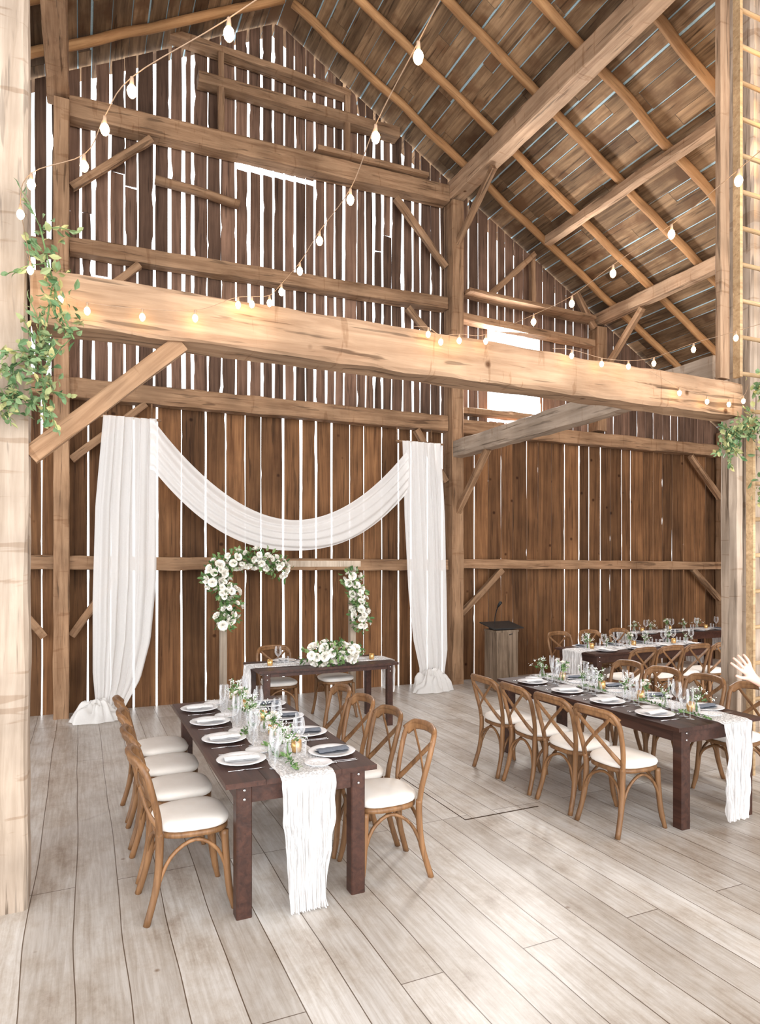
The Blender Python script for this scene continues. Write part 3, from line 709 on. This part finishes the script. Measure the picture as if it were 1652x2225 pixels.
floral('floral_cluster',[(1.46,8.2,1.70),(1.62,8.2,1.9),(1.92,8.2,1.98),(2.2,8.2,1.93),(2.34,8.2,1.82)],.13,52,420,'cluster of white roses and greenery on arch corner',loc=(1.9,8.25,1.9),rs=(.03,.06))
floral('floral_cluster',[(1.55,8.2,1.66),(1.68,8.2,1.5),(1.68,8.2,1.3),(1.58,8.2,1.17)],.12,32,340,'trailing white roses and greenery down the arch post',loc=(1.65,8.25,1.5),rs=(.03,.057))
floral('floral_cluster',[(3.3,8.22,1.75),(3.38,8.2,1.5),(3.42,8.2,1.3),(3.42,8.2,1.08)],.12,42,340,'white rose and greenery spray on the other arch post',loc=(3.4,8.25,1.45),rs=(.03,.057))
floral('floral_centerpiece',[(2.42,7.12,.86),(2.65,7.06,.90),(2.88,7.1,.86)],.12,26,280,'low white rose centerpiece on the head table',loc=(2.65,7.1,.76),rs=(.04,.068))

def greenery(name,paths,n,label,spread=.08,L=.085):
    loc=paths[0][0]; O=Vector(loc); e=bpy.data.objects.new(name,None); COL.objects.link(e); e.location=loc; e["label"]=label; e["category"]='garland'
    st=MB(); lf=MB()
    for path in paths:
        P=spl(path,8); st.tube([p-O for p in P],.005,segs=5)
        for i in range(n):
            j=R.randrange(len(P)-1); d=rnddir(-.25); c=P[j]+rnddir()*spread*R.random(); c.y=min(c.y,4.07)
            d.y=-abs(d.y)
            leaf(lf,c-O,d,R.uniform(.5,1.05)*L,L*R.uniform(.35,.55))
        for i in range(n//9):
            j=R.randrange(len(P)-1); d=rnddir(-.2); d.y=-abs(d.y)*.4
            tip=P[j]+d*R.uniform(.12,.26); st.tube([P[j]-O,P[j].lerp(tip,.5)-O+Vector((0,-.01,.01)),tip-O],.0025,segs=4)
            for q in range(7): leaf(lf,P[j].lerp(tip,.3+q*.1)-O,(d+rnddir()*.8),L*.75,L*.36)
    obj('stem',st.mesh('stem',[M_stem]),e); obj('leaves',lf.mesh('leaves',[M_eu],False),e,kind='stuff')
greenery('greenery_garland',[[(-.2,4.03,3.74),(-.15,4.0,3.5),(-.1,4.0,3.3),(-.03,3.96,3.12)],[(-.14,4.0,3.4),(-.19,4.0,3.1),(-.32,4.0,2.95),(-.42,3.99,2.9)],[(-.2,4.0,3.05),(-.18,3.98,2.85),(-.17,3.98,2.66)],[(-.45,4.0,2.8),(-.3,3.99,2.78),(-.2,3.98,2.75)]],80,'green and gold leafy garland wrapped around the pale post',spread=.12,L=.07)
greenery('greenery_garland',[[(5.5,3.96,3.5),(5.52,3.93,3.2),(5.5,3.94,2.85),(5.52,3.94,2.4)],[(5.42,3.96,3.15),(5.26,3.98,3.08),(5.12,4.0,3.0),(5.16,4.0,2.82)]],150,'green leafy garland wrapped around the ladder post',spread=.13,L=.078)

# ------------------------------------------------------------------ string lights
mb=MB(); mb.lathe([(0,0),(.009,-.001),(.0145,-.009),(.017,-.020),(.0135,-.033),(.007,-.041),(0,-.044)],10,(0,0,-.028)); B_b=mb.mesh('bulb',[M_bulb])
mb=MB(); mb.lathe([(0,0),(.006,0),(.007,-.015),(.008,-.028),(0,-.030)],8); B_s=mb.mesh('bulb_socket',[M_cable])
def string(pts,start,end,label):
    e=bpy.data.objects.new('string_lights',None); COL.objects.link(e); e.location=pts[0]; O=Vector(pts[0]); e["label"]=label; e["category"]='string lights'; e["group"]='festoon lights'
    full=[start]+pts+[end]; P=spl(full,5); mb=MB(); mb.tube([p-O for p in P],.0019,segs=5); obj('cable',mb.mesh('cable',[M_cable]),e)
    for p in pts:
        q=Vector(p)-O; obj('bulb_socket',B_s,e,loc=q); obj('bulb',B_b,e,loc=q)
Z=3.55
string([(.974,1.854,Z),(1.012,2.27,Z),(1.077,2.688,Z-.01),(1.076,3.094,Z-.01),(1.096,3.479,Z),(1.081,3.79,Z),(1.06,3.98,Z),(.96,4.02,Z-.01),(.88,4.04,Z-.02)],(.95,1.3,3.6),(.8,4.06,3.5),'warm bulbs on a cable swooping onto the cross beam')
string([(2.51,1.9,Z),(2.62,2.343,Z),(2.68,2.793,Z),(2.742,3.202,Z-.01),(2.736,3.569,Z),(2.66,4.02,Z),(2.45,4.04,Z-.02),(2.3,4.04,Z-.05),(2.2,4.04,Z-.01)],(2.45,1.4,3.62),(2.1,4.06,3.54),'warm bulbs on a cable swooping onto the cross beam')
string([(3.45,4.03,Z),(3.74,4.02,Z-.03),(3.98,3.98,Z-.03),(4.13,3.865,Z-.02),(4.18,3.536,Z),(4.24,3.23,Z),(4.28,2.8,Z)],(3.3,4.07,3.55),(4.3,2.4,3.6),'warm bulbs on a cable leaving the cross beam')
string([(.41,2.01,Z),(.16,2.39,Z),(.083,2.64,Z),(.015,2.92,Z),(-.188,3.153,Z),(-.249,3.444,Z),(-.24,3.95,3.5)],(.75,1.55,3.62),(-.27,4.07,3.6),'warm bulbs on a cable leading to the pale post')
string([(-.1,4.04,3.40),(.036,4.04,3.36),(.327,4.04,3.37),(.624,4.04,3.41)],(-.2,4.08,3.5),(.8,4.07,3.5),'warm bulbs along the front of the cross beam')
string([(4.61,4.04,3.39),(4.94,4.04,3.35),(5.2,4.03,3.35),(5.32,3.98,3.38)],(4.3,4.07,3.5),(5.45,4.03,3.5),'warm bulbs along the front of the cross beam')

# ------------------------------------------------------------------ lectern
le=bpy.data.objects.new('lectern',None); COL.objects.link(le); le.location=(5.8,8.35,0); le["label"]='weathered plank lectern with black tray and microphone'; le["category"]='lectern'
mb=MB()
for i in range(4):
    a=-.19+i*.096; mb.box((a,-.16,0),(a+.092,-.13,.88+.01*(i%2))); mb.box((a,.13,0),(a+.092,.16,.88))
for i in range(3):
    b=-.13+i*.088; mb.box((-.19,b,0),(-.165,b+.084,.88)); mb.box((.165,b,0),(.19,b+.084,.88))
mb.box((-.2,-.17,.88),(.2,.17,.91)); obj('lectern_body',mb.mesh('lectern_body',[M_podium],False),le)
mb=MB(); mb.add([(-.27,-.2,.93),(.27,-.2,.93),(.27,.18,1.0),(-.27,.18,1.0),(-.27,-.2,.945),(.27,-.2,.945),(.27,.18,1.015),(-.27,.18,1.015)],[(3,2,1,0),(4,5,6,7),(0,1,5,4),(1,2,6,5),(2,3,7,6),(3,0,4,7)]); mb.box((-.15,-.1,.905),(.15,.1,.95))
obj('tray',mb.mesh('tray',[M_black],False),le)
mb=MB(); mb.tube(spl([(-.05,.1,.98),(-.05,.08,1.12),(-.06,-.0,1.25)],5),.007); mb.tube([(-.06,0,1.25),(-.062,-.03,1.28),(-.064,-.08,1.32)],[.014,.02,.026],segs=10); mb.tube([(-.05,.1,1.0),(.0,-.02,.80),(.05,-.22,.86)],.006)
obj('microphone',mb.mesh('microphone',[M_black]),le)

# ------------------------------------------------------------------ person
def skin_obj(name,V,Rr,Ed,mat,parent,levels=2):
    me=bpy.data.meshes.new(name); me.from_pydata([Vector(v) for v in V],Ed,[]); me.materials.append(mat)
    o=obj(name,me,parent); md=o.modifiers.new('skin','SKIN'); md.use_smooth_shade=True
    for i,r in enumerate(Rr):
        d=me.skin_vertices[0].data[i]; rr=r if hasattr(r,'__len__') else (r,r); d.radius=rr; d.use_root=(i==0)
    sb=o.modifiers.new('sub','SUBSURF'); sb.levels=levels; sb.render_levels=levels
    return o
pe=bpy.data.objects.new('person',None); COL.objects.link(pe); pe.location=(4.0,2.35,0)
pe["label"]='standing person in white lace top with one hand raised'; pe["category"]='person'
def build_person():
    V=[];Rr=[];E=[]
    def add(p,r,par=None):
        V.append(tuple(p));Rr.append(r)
        if par is not None: E.append((par,len(V)-1))
        return len(V)-1
    pel=add((0,0,.95),(.13,.15)); wa=add((0,0,1.1),(.105,.13),pel); ch=add((-.01,0,1.28),(.12,.15),wa); nb=add((0,0,1.42),(.07,.09),ch)
    nk=add((-.01,0,1.50),(.05,.05),nb); h0=add((-.03,0,1.57),(.07,.07),nk); h1=add((-.03,0,1.66),(.09,.08),h0); add((-.02,0,1.74),(.06,.055),h1)
    for s in (-1,1):
        hp=add((0,s*.09,.88),(.085,.085),pel); k=add((-.01,s*.1,.48),(.055,.055),hp); a=add((.02,s*.1,.09),(.038,.038),k); t=add((-.09,s*.11,.035),(.035,.03),a); add((-.15,s*.115,.03),(.03,.022),t)
    sh=add((-.01,.16,1.38),(.05,.05),nb); el=add((-.20,.15,1.10),(.04,.04),sh); wr=add((-.42,.255,1.225),(.024,.028),el)
    W=Vector((-.42,.255,1.225)); d=Vector((-.56,.25,.79)).normalized(); side=Vector((.72,-.33,.61)); side=(side-d*side.dot(d)).normalized(); nrm=d.cross(side)
    pm=add(W+d*.035,(.020,.030),wr); pm2=add(W+d*.075,(.015,.036),pm)
    base=W+d*.08
    for q,Lf,sp in ((-.031,.060,-.35),(-.010,.074,-.1),(.011,.070,.12),(.031,.054,.4)):
        b=base+side*q; dd=(d+side*sp*.5).normalized()
        k1=add(b+dd*.016,(.0092,.0092),pm2); k2=add(b+dd*(.016+Lf*.45)+nrm*.002,(.0085,.0085),k1)
        k3=add(b+dd*(.016+Lf*.78)+nrm*.012,(.0078,.0078),k2); add(b+dd*(.016+Lf)+nrm*.026,(.0066,.0066),k3)
    tb=add(W+d*.04-side*.036,(.012,.012),pm); t2=add(W+d*.062-side*.060,(.0098,.0098),tb); add(W+d*.088-side*.072+nrm*.006,(.0082,.0082),t2)
    sh=add((0,-.16,1.38),(.05,.05),nb); el=add((.03,-.23,1.12),(.038,.038),sh); wr=add((-.05,-.24,.90),(.026,.026),el); pm=add((-.07,-.24,.83),(.03,.016),wr)
    for q in (-.024,-.008,.008,.024):
        k=add((-.075+q,-.24,.785),(.009,.009),pm); add((-.085+q,-.235,.735),(.007,.007),k)
    k=add((-.105,-.23,.81),(.01,.01),pm); add((-.12,-.22,.775),(.008,.008),k)
    skin_obj('body',V,Rr,E,M_skin,pe)
build_person()
skin_obj('blouse',[(0,0,.93),(0,0,1.1),(-.01,0,1.28),(0,0,1.40),(-.01,.16,1.38),(-.20,.15,1.10),(-.395,.243,1.21),(0,-.16,1.38),(.03,-.23,1.12),(0,-.235,1.0)],
  [(.155,.17),(.125,.15),(.14,.17),(.085,.11),.068,.062,.046,.068,.056,.05],[(0,1),(1,2),(2,3),(3,4),(4,5),(5,6),(3,7),(7,8),(8,9)],M_lace,pe)
skin_obj('trousers',[(0,0,.94),(0,.09,.85),(-.01,.1,.48),(.02,.1,.12),(0,-.09,.85),(-.01,-.1,.48),(.02,-.1,.12)],[(.145,.165),.10,.075,.065,.10,.075,.065],[(0,1),(1,2),(2,3),(0,4),(4,5),(5,6)],M_trous,pe)
mb=MB()
def hr(u,v):
    a=u*2*pi; th=v*pi*.62; r=.105
    x=r*math.sin(th)*math.cos(a)
    return (-.01+(x if x>-.06 else x*.75)+.02,.1*math.sin(th)*math.sin(a),1.70+.115*math.cos(th)-(.12*max(0,v-.6) if x>0 else 0))
mb.grid(hr,24,12); obj('hair',mb.mesh('hair',[M_hair]),pe)
for s in (-1,1):
    mb=MB(); mb.lathe([(0,-.009),(.009,0),(0,.009)],10,(-.115,s*.032,1.665)); obj('eye',mb.mesh('eye',[M_black]),pe)
    mb=MB(); mb.lathe([(0,-.03),(.012,-.015),(.016,.005),(.012,.02),(0,.028)],8,(-.02,s*.088,1.65)); obj('ear',mb.mesh('ear',[M_skin]),pe)
mb=MB(); mb.tube([(-.112,0,1.67),(-.13,0,1.645),(-.138,0,1.632),(-.118,0,1.622)],[.008,.011,.014,.01],segs=8); obj('nose',mb.mesh('nose',[M_skin]),pe)
mb=MB(); mb.tube([(-.108,-.024,1.595),(-.12,0,1.597),(-.108,.024,1.595)],.006,segs=6); obj('mouth',mb.mesh('mouth',[M_skin]),pe)

# ------------------------------------------------------------------ light
w=bpy.data.worlds.new('overcast_sky'); scene.world=w; w.use_nodes=True
bg=w.node_tree.nodes['Background']; bg.inputs[0].default_value=(.96,.98,1,1); bg.inputs[1].default_value=3.6
def point(loc,e,c,r=.15):
    l=bpy.data.lights.new('lamp','POINT'); l.energy=e; l.color=c; l.shadow_soft_size=r
    o=bpy.data.objects.new('lamp_light',l); COL.objects.link(o); o.location=loc
point((6.2,3.4,5.8),90,(1,.60,.20)); point((2.6,2.2,3.2),8,(1,.8,.55),.3)
sl=bpy.data.lights.new('soft_daylight','SUN'); sl.energy=2.2; sl.angle=math.radians(60); sl.color=(1,.99,.98)
so=bpy.data.objects.new('soft_daylight',sl); COL.objects.link(so); so.rotation_euler=Vector((.15,1,-.16)).to_track_quat('-Z','Y').to_euler()
al=bpy.data.lights.new('window_daylight','AREA'); al.shape='RECTANGLE'; al.size=1.0; al.size_y=1.5; al.energy=450; al.color=(1,.99,.97)
ao=bpy.data.objects.new('window_daylight',al); COL.objects.link(ao); ao.location=((WX0+WX1)/2,9.36,(WZ0+WZ1)/2); ao.rotation_euler=Vector((-.35,-1,-.35)).to_track_quat('-Z','Y').to_euler()
scene.view_settings.view_transform='Standard'
scene.view_settings.look='None'
# ------------------------------------------------------------------ camera
cam=bpy.data.cameras.new('camera'); co=bpy.data.objects.new('camera',cam); COL.objects.link(co)
co.location=(0,0,1.9); co.rotation_euler=(pi/2,0,-math.radians(24.4))
cam.sensor_fit='VERTICAL'; cam.sensor_height=36; cam.lens=1437*36/2225; cam.shift_y=112.5/2225
cam.clip_end=200
scene.camera=co
